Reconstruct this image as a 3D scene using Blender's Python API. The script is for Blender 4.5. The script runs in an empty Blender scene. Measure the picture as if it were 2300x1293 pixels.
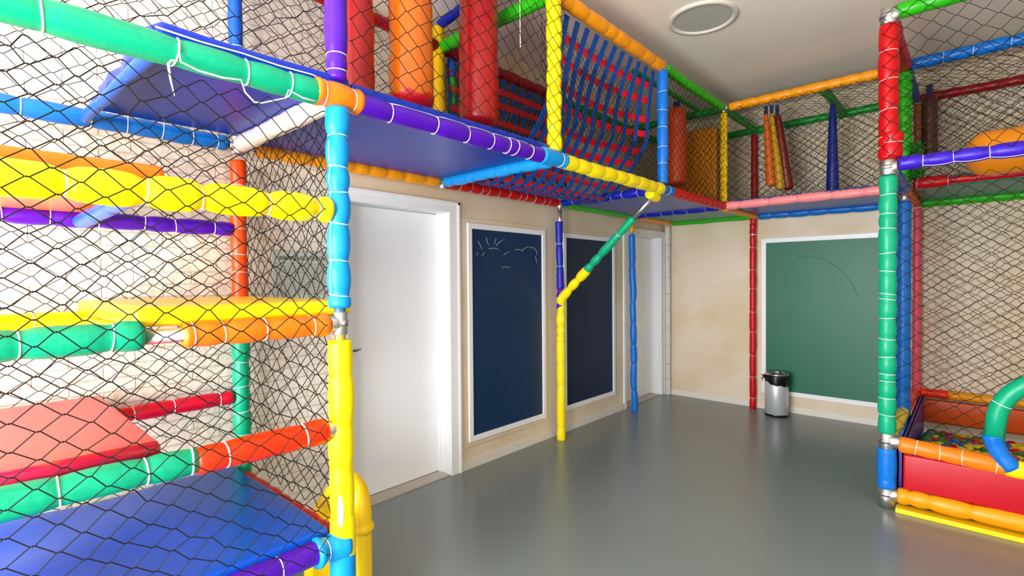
import bpy, bmesh, math, random
from mathutils import Vector, Matrix, noise
random.seed(7)
PI = math.pi
S = bpy.context.scene
C = S.collection

# ---------------------------------------------------------------- camera
cam_d = bpy.data.cameras.new('camera'); cam = bpy.data.objects.new('camera', cam_d); C.objects.link(cam)
YAW, PITCH, ROLL = .7365, -.0171, -.0075
f_ = Vector((-math.sin(YAW)*math.cos(PITCH), math.cos(YAW)*math.cos(PITCH), math.sin(PITCH)))
r0 = Vector((math.cos(YAW), math.sin(YAW), 0)); u0 = r0.cross(f_)
r_ = r0*math.cos(ROLL)+u0*math.sin(ROLL); u_ = -r0*math.sin(ROLL)+u0*math.cos(ROLL)
M = Matrix((r_, u_, -f_)).transposed().to_4x4(); M.translation = Vector((2.9451, -6.2140, 1.5))
cam.matrix_world = M
cam_d.sensor_width = 36; cam_d.lens = 36*1135.12/2300; cam_d.clip_start = .05
S.camera = cam
S.view_settings.view_transform = 'Standard'; S.view_settings.look = 'None'
S.view_settings.exposure = 0.42; S.view_settings.gamma = 1
S.view_settings.use_curve_mapping = False

# ---------------------------------------------------------------- daylight
w = bpy.data.worlds.new('sky'); S.world = w; w.use_nodes = True
nt = w.node_tree; bg = nt.nodes['Background']
bg.inputs['Color'].default_value = (.75, .87, 1, 1); bg.inputs['Strength'].default_value = 1.0
def area(name, loc, rot, sx, sy, power, col):
    l = bpy.data.lights.new(name, 'AREA'); l.shape = 'RECTANGLE'; l.size = sx; l.size_y = sy
    l.energy = power; l.color = col
    o = bpy.data.objects.new(name, l); C.objects.link(o); o.location = loc; o.rotation_euler = rot
    return o
# daylight through the window behind the camera and the glazed opening on the right
area('window_daylight', (1.6, -7.92, 1.4), (PI/2+.22, 0, .12), 2.6, 2.1, 320, (.95, .98, 1))
area('window_daylight', (5.5, -6.7, 1.45), (PI/2, 0, PI/2), 1.9, 2.4, 20, (1, .97, .93))

# ---------------------------------------------------------------- materials
def lin(h):
    h = h.lstrip('#'); v = [int(h[i:i+2], 16)/255 for i in (0, 2, 4)]
    return tuple((c/12.92 if c <= .04045 else ((c+.055)/1.055)**2.4) for c in v)+(1,)
MATS = {}
def mat(name, col, rough=.5, spec=.5, metal=0, bump=0, bscale=60, coat=0, vary=0, vscale=3, aniso=None):
    if name in MATS: return MATS[name]
    m = bpy.data.materials.new(name); m.use_nodes = True; n = m.node_tree; b = n.nodes['Principled BSDF']
    c = lin(col) if isinstance(col, str) else col
    b.inputs['Base Color'].default_value = c; b.inputs['Roughness'].default_value = rough
    b.inputs['Metallic'].default_value = metal; b.inputs['Specular IOR Level'].default_value = spec
    if coat: b.inputs['Coat Weight'].default_value = coat; b.inputs['Coat Roughness'].default_value = .15
    tc = n.nodes.new('ShaderNodeTexCoord')
    if bump:
        no = n.nodes.new('ShaderNodeTexNoise'); no.inputs['Scale'].default_value = bscale; no.inputs['Detail'].default_value = 3
        bu = n.nodes.new('ShaderNodeBump'); bu.inputs['Strength'].default_value = bump; bu.inputs['Distance'].default_value = .004
        n.links.new(tc.outputs['Object'], no.inputs['Vector']); n.links.new(no.outputs['Fac'], bu.inputs['Height'])
        n.links.new(bu.outputs['Normal'], b.inputs['Normal'])
    if vary:
        no2 = n.nodes.new('ShaderNodeTexNoise'); no2.inputs['Scale'].default_value = vscale; no2.inputs['Detail'].default_value = 5
        mx = n.nodes.new('ShaderNodeMix'); mx.data_type = 'RGBA'
        mx.inputs[6].default_value = tuple(x*(1-vary) for x in c[:3])+(1,)
        mx.inputs[7].default_value = tuple(min(1, x*(1+vary)) for x in c[:3])+(1,)
        n.links.new(tc.outputs['Object'], no2.inputs['Vector']); n.links.new(no2.outputs['Fac'], mx.inputs[0])
        n.links.new(mx.outputs[2], b.inputs['Base Color'])
    MATS[name] = m; return m
FOAM = dict(teal='#00A478', lblue='#0894E4', azure='#0670D0', yellow='#FFE500', gold='#F7C400', amber='#F59A08', orange='#F84A06',
            tangerine='#FA7C12', purple='#4C06AC', violet='#3A18BE', navy='#0C20A6', red='#C80410', crimson='#CC0430', vermil='#FA3205',
            dred='#9A0A12', lime='#2CB410', green='#0A8A28', pink='#F28C90', rose='#E4586C', white='#DCD8D2', royal='#0A55BE', brown='#8A4A10')
def foam(c): return mat('foam_'+c, FOAM[c], .36, .38, bump=.35, bscale=45)
CORD = mat('white_cord', '#EFEDE8', .6)
STEEL = mat('galvanised_steel', '#D2D2D0', .38, metal=1, bump=.2, bscale=30)
NET = mat('net_twine', '#17130F', .8, .2)

# ---------------------------------------------------------------- helpers
def link(name, bm, m, parent=None, smooth=True, loc=None):
    bmesh.ops.recalc_face_normals(bm, faces=bm.faces)
    me = bpy.data.meshes.new(name); bm.to_mesh(me); bm.free()
    for mm in (m if isinstance(m, (list, tuple)) else [m]): me.materials.append(mm)
    if smooth:
        for p in me.polygons: p.use_smooth = True
    o = bpy.data.objects.new(name, me); C.objects.link(o)
    if parent: o.parent = parent
    if loc: o.location = loc
    return o
def tag(o, label=None, cat=None, group=None, kind=None):
    if label: o['label'] = label
    if cat: o['category'] = cat
    if group: o['group'] = group
    if kind: o['kind'] = kind
    return o
def empty(name, label, cat, group=None, loc=(0, 0, 0)):
    o = bpy.data.objects.new(name, None); C.objects.link(o); o.empty_display_size = .1
    o.location = loc
    return tag(o, label, cat, group)
def box(bm, x0, x1, y0, y1, z0, z1):
    v = [bm.verts.new(p) for p in ((x0,y0,z0),(x1,y0,z0),(x1,y1,z0),(x0,y1,z0),(x0,y0,z1),(x1,y0,z1),(x1,y1,z1),(x0,y1,z1))]
    fs = [bm.faces.new([v[i] for i in q]) for q in ((0,3,2,1),(4,5,6,7),(0,1,5,4),(1,2,6,5),(2,3,7,6),(3,0,4,7))]
    return v, fs
def bevel(bm, w, seg=3):
    bmesh.ops.bevel(bm, geom=list(bm.edges), offset=w, segments=seg, profile=.6, affect='EDGES')
def frame_for(d):
    d = d.normalized(); a = Vector((0, 0, 1)) if abs(d.z) < .9 else Vector((1, 0, 0))
    s = d.cross(a).normalized(); return s, s.cross(d).normalized()
def tube(bm, pts, rad, sides=14, cap=True, wob=None):
    pts = [Vector(p) for p in pts]; n = len(pts)
    if not hasattr(rad, '__len__'): rad = [rad]*n
    rings = []; s = None
    for i, p in enumerate(pts):
        d = (pts[min(i+1, n-1)]-pts[max(i-1, 0)])
        if d.length < 1e-9: d = Vector((0, 0, 1))
        d.normalize()
        if s is None: s, u = frame_for(d)
        else:
            s = (s-d*s.dot(d)).normalized(); u = s.cross(d).normalized()
        ring = []
        for k in range(sides):
            a = 2*PI*k/sides; rr = rad[i]
            if wob: rr *= 1+wob(i, a)
            ring.append(bm.verts.new(p+s*math.cos(a)*rr+u*math.sin(a)*rr))
        rings.append(ring)
    for i in range(n-1):
        for k in range(sides):
            bm.faces.new((rings[i][k], rings[i][(k+1)%sides], rings[i+1][(k+1)%sides], rings[i+1][k]))
    if cap:
        bm.faces.new(rings[0][::-1]); bm.faces.new(rings[-1])
    return rings
def torus_ring(bm, c, d, R, r=.0025, sides=18):
    s, u = frame_for(d); pts = [c+s*math.cos(2*PI*k/sides)*R+u*math.sin(2*PI*k/sides)*R for k in range(sides)]
    rs = []
    for k in range(sides):
        rad = (pts[k]-c).normalized(); dn = d.normalized()
        rs.append([bm.verts.new(pts[k]+rad*math.cos(a)*r+dn*math.sin(a)*r) for a in (0, PI/2, PI, 3*PI/2)])
    for k in range(sides):
        A, B = rs[k], rs[(k+1)%sides]
        for j in range(4): bm.faces.new((A[j], A[(j+1)%4], B[(j+1)%4], B[j]))

def sleeve(par, a, b, col, r=.043, ties=6, cord=True, pinch=.16, label=None, jit=1, run=False, tiesat=None, flare=0, tie_r=.0022, wig=.003, mcord=None):
    """one foam sleeve on the pipe from a to b, squeezed at its ties; the tie cord is its child"""
    a = Vector(a); b = Vector(b); L = (b-a).length; d = (b-a)/L
    if tiesat is None:
        tiesat = [(k+1)/(ties+1)+random.uniform(-.22, .22)/(ties+1)*jit for k in range(ties)]
    T = [0]+list(tiesat)+[1]
    n = max(8, int(L/.012)); s, u = frame_for(d); seed = random.uniform(0, 99)
    pts, rad = [], []
    for i in range(n+1):
        t = i/n
        k = max(j for j in range(len(T)-1) if T[j] <= t+1e-9)
        lo, hi = T[k], T[k+1]; q = (t-lo)/max(1e-6, hi-lo); seg = (hi-lo)*L
        dm = min((t-lo)*L if k > 0 else 9, (hi-t)*L if k < len(T)-2 else 9)
        de = min(t*L, (1-t)*L)
        rr = r*(1+.03*math.sin(seed+k*2.1))
        if dm < 9: rr *= 1-pinch*1.35*math.exp(-(dm/.02)**1.3)
        rr *= .96+.04*math.sin(PI*q) if seg < .4 else 1
        if de < .01: rr *= .93+.07*de/.01
        if flare: rr *= 1+flare*math.exp(-(de/.03)**2)
        rr *= 1+.03*noise.noise(Vector((t*L*9, seed, 0)))
        off = s*wig*noise.noise(Vector((t*L*4, seed, 5)))+u*wig*noise.noise(Vector((t*L*4, seed, 9)))
        pts.append(a+d*(t*L)+off); rad.append(rr)
    bm = bmesh.new()
    tube(bm, pts, rad, 16, True, lambda i, an: .035*noise.noise(Vector((math.cos(an)*1.3+seed, math.sin(an)*1.3, pts[i].dot(d)*14))))
    o = link('foam_sleeve', bm, foam(col), par)
    nm = label or (COLN[col]+' foam sleeve'); o['label'] = nm
    if cord and len(tiesat):
        bm = bmesh.new()
        for t in tiesat:
            i = min(n, max(0, round(t*n)))
            dd = (d+s*random.uniform(-.12, .12)+u*random.uniform(-.12, .12)).normalized()
            torus_ring(bm, pts[i], dd, rad[i]*1.015+.0005, tie_r)
        if True:
            mid = (a+b)/2-Vector((2.945, -6.214, 1.5)); mid = mid-d*mid.dot(d)
            rv = Vector(run).normalized() if run else mid.normalized(); P = []
            for k in range(len(tiesat)-1):
                i0, i1 = round(tiesat[k]*n), round(tiesat[k+1]*n)
                for q in range(0, 6):
                    i = round(i0+(i1-i0)*q/6); P.append(pts[i]+rv*(rad[i]*1.03)+Vector((0, 0, -.003*math.sin(PI*q/6))))
            if len(P) > 1: tube(bm, P, tie_r*.9, 4)
        link('lacing_cord', bm, mcord or CORD, o)
    return o
COLN = dict(teal='teal green', lblue='light blue', azure='bright blue', yellow='bright yellow', gold='golden yellow', amber='amber', orange='orange',
            tangerine='light orange', purple='purple', violet='violet blue', navy='navy blue', red='red', crimson='crimson', vermil='orange red',
            dred='dark red', lime='lime green', green='green', pink='pale pink', rose='rose pink', white='off white', royal='royal blue', brown='brown')
def pipe(par, pts, r=.021, name='steel_pipe', label='bare galvanised steel pipe', m=None):
    bm = bmesh.new(); tube(bm, pts, r, 14); o = link(name, bm, m or STEEL, par); o['label'] = label; return o
def joint(par, c, ax=('z',), r=.033, L=.045, label='grey cast pipe joint'):
    bm = bmesh.new(); c = Vector(c)
    D = dict(x=Vector((1,0,0)), y=Vector((0,1,0)), z=Vector((0,0,1)), X=Vector((-1,0,0)), Y=Vector((0,-1,0)))
    for a in ax:
        d = D[a]; lo = c-d*L if a == 'z' else c
        tube(bm, [lo, lo+d*.004, c+d*(L-.004), c+d*L], [r*.93, r, r, r*.93], 14)
    tube(bm, [c+Vector((0,0,-.012)), c+Vector((.0,0,.012))], [r*1.12, r*1.12], 14)
    tube(bm, [c+Vector((r*.7,0,0)), c+Vector((r*1.3,0,0))], [.008, .007], 8)
    o = link('pipe_joint', bm, STEEL, par); o['label'] = label; return o

def net(name, label, O, U, V, lu, lv, a=.05, b=.036, sag=.0, r=.0018, jit=.007, hole=None, nrm=None, dense=None):
    """diamond mesh net with knots spanning the parallelogram O, U*lu, V*lv"""
    O = Vector(O); U = Vector(U).normalized(); V = Vector(V).normalized(); N = U.cross(V).normalized()
    nu = max(2, round(lu/a)); nv = max(2, round(lv/b)); a = lu/nu; b = lv/nv; seed = random.uniform(0, 90)
    def P(i, j):
        u, v = i*a, j*b
        e = 0 if (i in (0, nu) or j in (0, nv)) else 1
        pu = u+e*jit*noise.noise(Vector((i*.9, j*.9, seed)))*2+e*.012*noise.noise(Vector((u*2.2, v*2.2, seed+7)))*2
        pv = v+e*jit*noise.noise(Vector((i*.9, j*.9, seed+20)))*2
        s = sag*math.sin(PI*u/lu)*math.sin(PI*v/lv)
        g = s*.6+.012*noise.noise(Vector((u*3, v*3, seed+3)))*e
        return O+U*pu+V*(pv-(0))+N*g-Vector((0, 0, 1))*0
    bm = bmesh.new(); pts = {}
    def ok(p): return not (hole and hole(p))
    for i in range(nu+1):
        for j in range(nv+1):
            if (i+j) % 2 == 0: pts[i, j] = P(i, j)
    def strand(p, q, rr=r):
        d = q-p
        if d.length < 1e-4: return
        s, u = frame_for(d); A = []; B = []
        for k in range(3):
            o = (s*math.cos(2*PI*k/3)+u*math.sin(2*PI*k/3))*rr
            A.append(bm.verts.new(p+o)); B.append(bm.verts.new(q+o))
        for k in range(3): bm.faces.new((A[k], A[(k+1)%3], B[(k+1)%3], B[k]))
    for (i, j), p in pts.items():
        if not ok(p): continue
        for di in (-1, 1):
            q = pts.get((i+di, j+1))
            if q is not None and ok(q): strand(p+U*.0045*di, q-U*.0045*di)
        k = r*1.5
        vs = [bm.verts.new(p+U*x*.0065+V*y*k+N*z*k) for x, y, z in ((1,0,0),(-1,0,0),(0,1,0),(0,-1,0),(0,0,1),(0,0,-1))]
        for f in ((0,2,4),(2,1,4),(1,3,4),(3,0,4),(2,0,5),(1,2,5),(3,1,5),(0,3,5)): bm.faces.new([vs[x] for x in f])
    o = link(name, bm, NET, smooth=False)
    return o

# ================================================================ ROOM
def stone_mat():
    m = bpy.data.materials.new('stone_cladding'); m.use_nodes = True; n = m.node_tree; b = n.nodes['Principled BSDF']
    b.inputs['Roughness'].default_value = .85; b.inputs['Specular IOR Level'].default_value = .2
    tc = n.nodes.new('ShaderNodeTexCoord'); mp = n.nodes.new('ShaderNodeMapping')
    mp.inputs['Rotation'].default_value = (PI/2, 0, PI/2); n.links.new(tc.outputs['Object'], mp.inputs[0])
    sep = n.nodes.new('ShaderNodeSeparateXYZ'); n.links.new(tc.outputs['Object'], sep.inputs[0])
    cb = n.nodes.new('ShaderNodeCombineXYZ'); n.links.new(sep.outputs['Y'], cb.inputs[0]); n.links.new(sep.outputs['Z'], cb.inputs[1])
    br = n.nodes.new('ShaderNodeTexBrick'); br.inputs['Scale'].default_value = 1; br.inputs['Brick Width'].default_value = .24
    br.inputs['Row Height'].default_value = .062; br.inputs['Mortar Size'].default_value = .004; br.inputs['Mortar Smooth'].default_value = .6
    br.inputs['Color1'].default_value = (.86, .80, .70, 1); br.inputs['Color2'].default_value = (.83, .76, .65, 1); br.inputs['Mortar'].default_value = (.76, .69, .58, 1)
    n.links.new(cb.outputs[0], br.inputs['Vector'])
    no = n.nodes.new('ShaderNodeTexNoise'); no.inputs['Scale'].default_value = 14; no.inputs['Detail'].default_value = 6
    n.links.new(cb.outputs[0], no.inputs['Vector'])
    n2 = n.nodes.new('ShaderNodeTexNoise'); n2.inputs['Scale'].default_value = 1.3; n.links.new(cb.outputs[0], n2.inputs['Vector'])
    mx = n.nodes.new('ShaderNodeMix'); mx.data_type = 'RGBA'; mx.blend_type = 'MULTIPLY'; mx.inputs[0].default_value = .5
    rp = n.nodes.new('ShaderNodeValToRGB'); rp.color_ramp.elements[0].color = (.95, .82, .66, 1); rp.color_ramp.elements[1].color = (1, 1, 1, 1)
    rp.color_ramp.elements[0].position = .35; rp.color_ramp.elements[1].position = .6
    n.links.new(n2.outputs['Fac'], rp.inputs[0]); n.links.new(br.outputs['Color'], mx.inputs[6]); n.links.new(rp.outputs[0], mx.inputs[7])
    n.links.new(mx.outputs[2], b.inputs['Base Color'])
    ma = n.nodes.new('ShaderNodeMath'); ma.operation = 'MULTIPLY_ADD'; ma.inputs[1].default_value = -.6
    n.links.new(br.outputs['Fac'], ma.inputs[0]); n.links.new(no.outputs['Fac'], ma.inputs[2])
    bu = n.nodes.new('ShaderNodeBump'); bu.inputs['Strength'].default_value = .7; bu.inputs['Distance'].default_value = .02
    n.links.new(ma.outputs[0], bu.inputs['Height']); n.links.new(bu.outputs['Normal'], b.inputs['Normal'])
    return m
def paint_mat(name, col, stain):
    m = bpy.data.materials.new(name); m.use_nodes = True; n = m.node_tree; b = n.nodes['Principled BSDF']
    b.inputs['Roughness'].default_value = .55; b.inputs['Specular IOR Level'].default_value = .3
    tc = n.nodes.new('ShaderNodeTexCoord'); no = n.nodes.new('ShaderNodeTexNoise'); no.inputs['Scale'].default_value = 1.6; no.inputs['Detail'].default_value = 4
    rp = n.nodes.new('ShaderNodeValToRGB'); rp.color_ramp.elements[0].color = lin(stain); rp.color_ramp.elements[1].color = lin(col)
    rp.color_ramp.elements[0].position = .38; rp.color_ramp.elements[1].position = .58
    n.links.new(tc.outputs['Object'], no.inputs['Vector']); n.links.new(no.outputs['Fac'], rp.inputs[0]); n.links.new(rp.outputs[0], b.inputs['Base Color'])
    n3 = n.nodes.new('ShaderNodeTexNoise'); n3.inputs['Scale'].default_value = 120
    bu = n.nodes.new('ShaderNodeBump'); bu.inputs['Strength'].default_value = .08; n.links.new(tc.outputs['Object'], n3.inputs['Vector'])
    n.links.new(n3.outputs['Fac'], bu.inputs['Height']); n.links.new(bu.outputs['Normal'], b.inputs['Normal'])
    return m
def floor_mat():
    m = bpy.data.materials.new('grey_vinyl_floor'); m.use_nodes = True; n = m.node_tree; b = n.nodes['Principled BSDF']
    tc = n.nodes.new('ShaderNodeTexCoord'); no = n.nodes.new('ShaderNodeTexNoise'); no.inputs['Scale'].default_value = .8; no.inputs['Detail'].default_value = 4
    rp = n.nodes.new('ShaderNodeValToRGB'); rp.color_ramp.elements[0].color = lin('#737B79'); rp.color_ramp.elements[1].color = lin('#7A827F')
    n.links.new(tc.outputs['Object'], no.inputs['Vector']); n.links.new(no.outputs['Fac'], rp.inputs[0])
    n2 = n.nodes.new('ShaderNodeTexNoise'); n2.inputs['Scale'].default_value = 140; n2.inputs['Detail'].default_value = 2
    mx = n.nodes.new('ShaderNodeMix'); mx.data_type = 'RGBA'; mx.blend_type = 'OVERLAY'; mx.inputs[0].default_value = .0
    n.links.new(tc.outputs['Object'], n2.inputs['Vector']); n.links.new(rp.outputs[0], mx.inputs[6]); n.links.new(n2.outputs['Color'], mx.inputs[7])
    # welded sheet seams running along y, 1.83 m wide sheets
    sp = n.nodes.new('ShaderNodeSeparateXYZ'); n.links.new(tc.outputs['Object'], sp.inputs[0])
    md = n.nodes.new('ShaderNodeMath'); md.operation = 'PINGPONG'; md.inputs[1].default_value = 1.88; n.links.new(sp.outputs['X'], md.inputs[0])
    lt = n.nodes.new('ShaderNodeMath'); lt.operation = 'GREATER_THAN'; lt.inputs[1].default_value = 1.8788; n.links.new(md.outputs[0], lt.inputs[0])
    m2 = n.nodes.new('ShaderNodeMix'); m2.data_type = 'RGBA'; m2.inputs[7].default_value = lin('#6C7370')
    n.links.new(lt.outputs[0], m2.inputs[0]); n.links.new(mx.outputs[2], m2.inputs[6]); n.links.new(m2.outputs[2], b.inputs['Base Color'])
    n3 = n.nodes.new('ShaderNodeTexNoise'); n3.inputs['Scale'].default_value = 1.2
    mr = n.nodes.new('ShaderNodeMapRange'); mr.inputs['To Min'].default_value = .25; mr.inputs['To Max'].default_value = .31
    b.inputs['Roughness'].default_value = .27
    b.inputs['Specular IOR Level'].default_value = .55
    return m
CREAM = paint_mat('cream_wall_paint', '#E6D6C0', '#DCC8A8')
STONE = stone_mat(); FLOOR = floor_mat()
WHITE = mat('white_gloss_paint', '#F4F5F7', .35)
SKIRT = mat('skirting_white', '#E4DED2', .45, vary=.06, vscale=8)
CEIL = mat('ceiling_paint', '#F6EBDA', .8, .2, vary=.03, vscale=1)
def struct(name, bm, m, parent=None, smooth=False):
    o = link(name, bm, m, parent, smooth)
    if not parent: o['kind'] = 'structure'
    return o
XR, YF, H = 5.6, -8.0, 3.42
bm = bmesh.new(); box(bm, -.3, XR+.2, YF-.2, .2, -.15, 0); struct('floor', bm, FLOOR)
bm = bmesh.new(); box(bm, -.3, XR+.2, YF-.2, .2, H, H+.15); struct('ceiling', bm, CEIL)
# left wall with two door openings; the near stretch is stone clad
D1 = (-4.56, -3.665, 2.035); D2 = (-1.04, -.11, 2.035)
bm = bmesh.new()
def wl(y0, y1, z0, z1, mi=0):
    v, fs = box(bm, -.2, 0, y0, y1, z0, z1)
    for f in fs: f.material_index = mi
wl(YF-.2, -4.62, 0, H, 1); wl(-4.62, D1[0], 0, H); wl(D1[0], D1[1], D1[2], H); wl(D1[1], D2[0], 0, H); wl(D2[0], D2[1], D2[2], H); wl(D2[1], .2, 0, H)
struct('wall_left', bm, [CREAM, STONE])
bm = bmesh.new(); box(bm, 0, XR+.2, 0, .2, 0, H); struct('wall_back', bm, CREAM)
# right wall with a tall glazed opening, front wall with a wide window
bm = bmesh.new()
box(bm, XR, XR+.2, YF-.2, -7.7, 0, H); box(bm, XR, XR+.2, -5.7, 0, 0, H); box(bm, XR, XR+.2, -7.7, -5.7, 2.7, H); box(bm, XR, XR+.2, -7.7, -5.7, 0, .2)
struct('wall_right', bm, CREAM)
bm = bmesh.new()
box(bm, 0, .25, YF-.2, YF, 0, H); box(bm, 3.3, XR, YF-.2, YF, 0, H); box(bm, .25, 3.3, YF-.2, YF, 0, .35); box(bm, .25, 3.3, YF-.2, YF, 2.8, H)
struct('wall_front', bm, CREAM)
def win(name, x0, x1, y0, y1, z0, z1, n):
    bm = bmesh.new(); t = .03
    if x1-x0 > y1-y0:
        for k in range(n+1):
            x = x0+(x1-x0)*k/n; box(bm, max(x0, x-t), min(x1, x+t), y0, y1, z0, z1)
        box(bm, x0, x1, y0, y1, z0, z0+.05); box(bm, x0, x1, y0, y1, z1-.05, z1)
    else:
        for k in range(n+1):
            y = y0+(y1-y0)*k/n; box(bm, x0, x1, max(y0, y-t), min(y1, y+t), z0, z1)
        box(bm, x0, x1, y0, y1, z0, z0+.05); box(bm, x0, x1, y0, y1, z1-.05, z1)
    struct(name, bm, WHITE)
win('window_1', .25, 3.3, YF-.14, YF-.06, .35, 2.8, 4)
win('window_2', XR+.06, XR+.14, -7.7, -5.7, .2, 2.7, 2)
# skirting
bm = bmesh.new(); box(bm, 0, .014, -3.58, D2[0]-.035, 0, .069); box(bm, 0, .014, -.045, 0, 0, .069)
struct('baseboard_left', bm, SKIRT)
bm = bmesh.new(); box(bm, .014, XR, -.014, 0, 0, .069); struct('baseboard_back', bm, SKIRT)
# doors
HANDLE = mat('satin_chrome', '#8C8E92', .2, metal=1)
TILE = mat('threshold_stone', '#BDB3A4', .4, vary=.08, vscale=6)
def door(name, y0, y1, zt, thr, cl, cr):
    bm = bmesh.new(); box(bm, -.165, -.125, y0+.003, y1-.003, .012, zt-.03); bevel(bm, .003, 2)
    d = struct(name, bm, WHITE)
    bm = bmesh.new()   # jamb lining and casing
    box(bm, -.2, 0, y1-.022, y1, 0, zt); box(bm, -.2, 0, y0, y0+.0025, 0, zt); box(bm, -.2, 0, y0, y1, zt-.025, zt)
    box(bm, -.125, -.105, y1-.034, y1-.022, 0, zt-.025)
    box(bm, 0, .016, y1-.018, y1+cr, 0, zt+.058); box(bm, 0, .016, y0-cl, y0+.018, 0, zt+.058); box(bm, 0, .0165, y0-cl, y1+cr, zt-.02, zt+.058)
    box(bm, .012, .024, y1+cr-.018, y1+cr, 0, zt+.058); box(bm, .012, .024, y0-cl, y1+cr, zt+.04, zt+.058)
    link('door_frame', bm, WHITE, d, False)
    bm = bmesh.new()
    n = max(1, round((y1-y0)/.45))
    for k in range(n):
        box(bm, -.2, .0, y0+(y1-y0)*k/n+.0015, y0+(y1-y0)*(k+1)/n-.0015, -.01, .008)
    o = link('threshold', bm, TILE, d, False); o['label'] = 'beige stone threshold'
    return d
d1 = door('door_1', D1[0], D1[1], D1[2], 1, .07, .082)
d2 = door('door_2', D2[0], D2[1], D2[2], 1, .035, .065)
bm = bmesh.new()   # lever handle on door 1
tube(bm, [(-.125, -4.505, 1.035), (-.118, -4.505, 1.035)], .024, 18)
tube(bm, [(-.12, -4.505, 1.035), (-.075, -4.505, 1.035)], .009, 12)
tube(bm, [(-.075, -4.515, 1.035), (-.072, -4.48, 1.034), (-.07, -4.43, 1.035), (-.074, -4.395, 1.04)], [.010, .010, .008, .005], 12)
o = link('door_handle', bm, HANDLE, d1); o['label'] = 'chrome lever handle'

# ceiling fixture
cl = empty('ceiling_light', 'large round recessed ceiling fixture with a white rim', 'light', loc=(1.47, -2.47, H))
def ring(name, r0, r1, z0, z1, m, par, n=64):
    bm = bmesh.new(); R = []
    prof = [(r0, z1), (r0, z0), (r0+(r1-r0)*.3, z0-.012), (r1*.985, z0-.008), (r1, z1)]
    for k in range(n):
        a = 2*PI*k/n; R.append([bm.verts.new((math.cos(a)*r, math.sin(a)*r, z)) for r, z in prof])
    for k in range(n):
        A, B = R[k], R[(k+1)%n]
        for j in range(len(prof)-1): bm.faces.new((A[j], A[j+1], B[j+1], B[j]))
    return link(name, bm, m, par)
ring('rim', .205, .245, -.008, -.001, mat('rim_enamel', '#DDD6C8', .5), cl)
bm = bmesh.new(); vs = [bm.verts.new((math.cos(2*PI*k/48)*.207, math.sin(2*PI*k/48)*.207, -.006)) for k in range(48)]; bm.faces.new(vs)
r = bmesh.ops.extrude_face_region(bm, geom=list(bm.faces)); 
for v in [g for g in r['geom'] if isinstance(g, bmesh.types.BMVert)]: v.co.z = -.001
o = link('diffuser', bm, mat('grey_grille', '#B9B9AE', .5), cl, False); o['label'] = 'grey green diffuser disc'

# ================================================================ BOARDS, SIGN, BIN
def board(name, label, ax, a0, a1, z0, z1, col, fr=.05):
    e = empty(name, label, 'board', loc=(0, 0, 0))
    def bx(bm, u0, u1, w0, w1, t0, t1):
        if ax == 'x': box(bm, t0, t1, u0, u1, w0, w1)
        else: box(bm, u0, u1, -t1, -t0, w0, w1)
    bm = bmesh.new(); bx(bm, a0, a1, z0, z1, .002, .012)
    m = mat(name+col, col, .42, .4, vary=.16, vscale=2.2)
    o = link('writing_surface', bm, m, e, False)
    bm = bmesh.new()
    bx(bm, a0-fr, a0, z0-fr, z1+fr, .0, .024); bx(bm, a1, a1+fr, z0-fr, z1+fr, .0, .024)
    bx(bm, a0, a1, z0-fr, z0, .0, .024); bx(bm, a0, a1, z1, z1+fr, .0, .024)
    bevel(bm, .003, 1)
    o = link('frame', bm, WHITE, e, False); o['label'] = 'white painted wooden frame'
    bm = bmesh.new(); g = fr+.035
    bx(bm, a0-g, a0-fr, z0-g, z1+g, 0, .010); bx(bm, a1+fr, a1+g, z0-g, z1+g, 0, .010); bx(bm, a0-fr, a1+fr, z1+fr, z1+g, 0, .010)
    if ax == 'x': bx(bm, a0-fr, a1+fr, z0-g, z0-fr, 0, .010)
    link('outer_moulding', bm, CREAM, e, False)
    return e
b1 = board('blackboard', 'dark blue chalkboard with a chalk sun and cloud, nearest the white door', 'x', -3.455, -2.569, .254, 1.904, '#0A3058', .045)
b2 = board('blackboard', 'dark navy chalkboard behind the yellow and green diagonal brace', 'x', -2.194, -1.326, .254, 1.904, '#0A2444', .045)
b3 = board('chalkboard', 'large green chalkboard on the back wall behind the steel bin', 'y', 1.226, 2.42, .233, 1.89, '#1C6A50', .05)
CHALK = mat('chalk', '#9AA2A4', .9, .1)
ST = [[(-3.381,1.813),(-3.359,1.777),(-3.336,1.742)],[(-3.291,1.847),(-3.278,1.814),(-3.262,1.777)],[(-3.172,1.847),(-3.185,1.819),(-3.191,1.793)],[(-3.058,1.837),(-3.097,1.832),(-3.135,1.813),(-3.173,1.781)],[(-3.258,1.754),(-3.216,1.759),(-3.167,1.758),(-3.123,1.744)],[(-3.382,1.719),(-3.396,1.704),(-3.406,1.696)],[(-3.307,1.724),(-3.319,1.711),(-3.334,1.694)],[(-3.081,1.71),(-3.033,1.729),(-2.987,1.747)],[(-2.941,1.758),(-2.893,1.761),(-2.852,1.758),(-2.841,1.743)],[(-2.841,1.745),(-2.831,1.764),(-2.789,1.782),(-2.739,1.79),(-2.71,1.778)],[(-2.732,1.786),(-2.688,1.786),(-2.659,1.77),(-2.637,1.748),(-2.64,1.719)],[(-2.66,1.709),(-2.65,1.681),(-2.641,1.644)],[(-3.103,1.598),(-3.067,1.609),(-3.022,1.601),(-2.989,1.608)]]
for nm, sub in (('chalk_sun', ST[:7]), ('chalk_cloud', ST[7:12]), ('chalk_mark', ST[12:])):
    bm = bmesh.new()
    for s in sub: tube(bm, [(.0125, y, z) for y, z in s], [.0022]+[.0034]*(len(s)-2)+[.002], 5)
    link(nm, bm, CHALK, b1)
FCH = mat('faint_chalk', '#1E3347', .9, .1)
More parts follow.
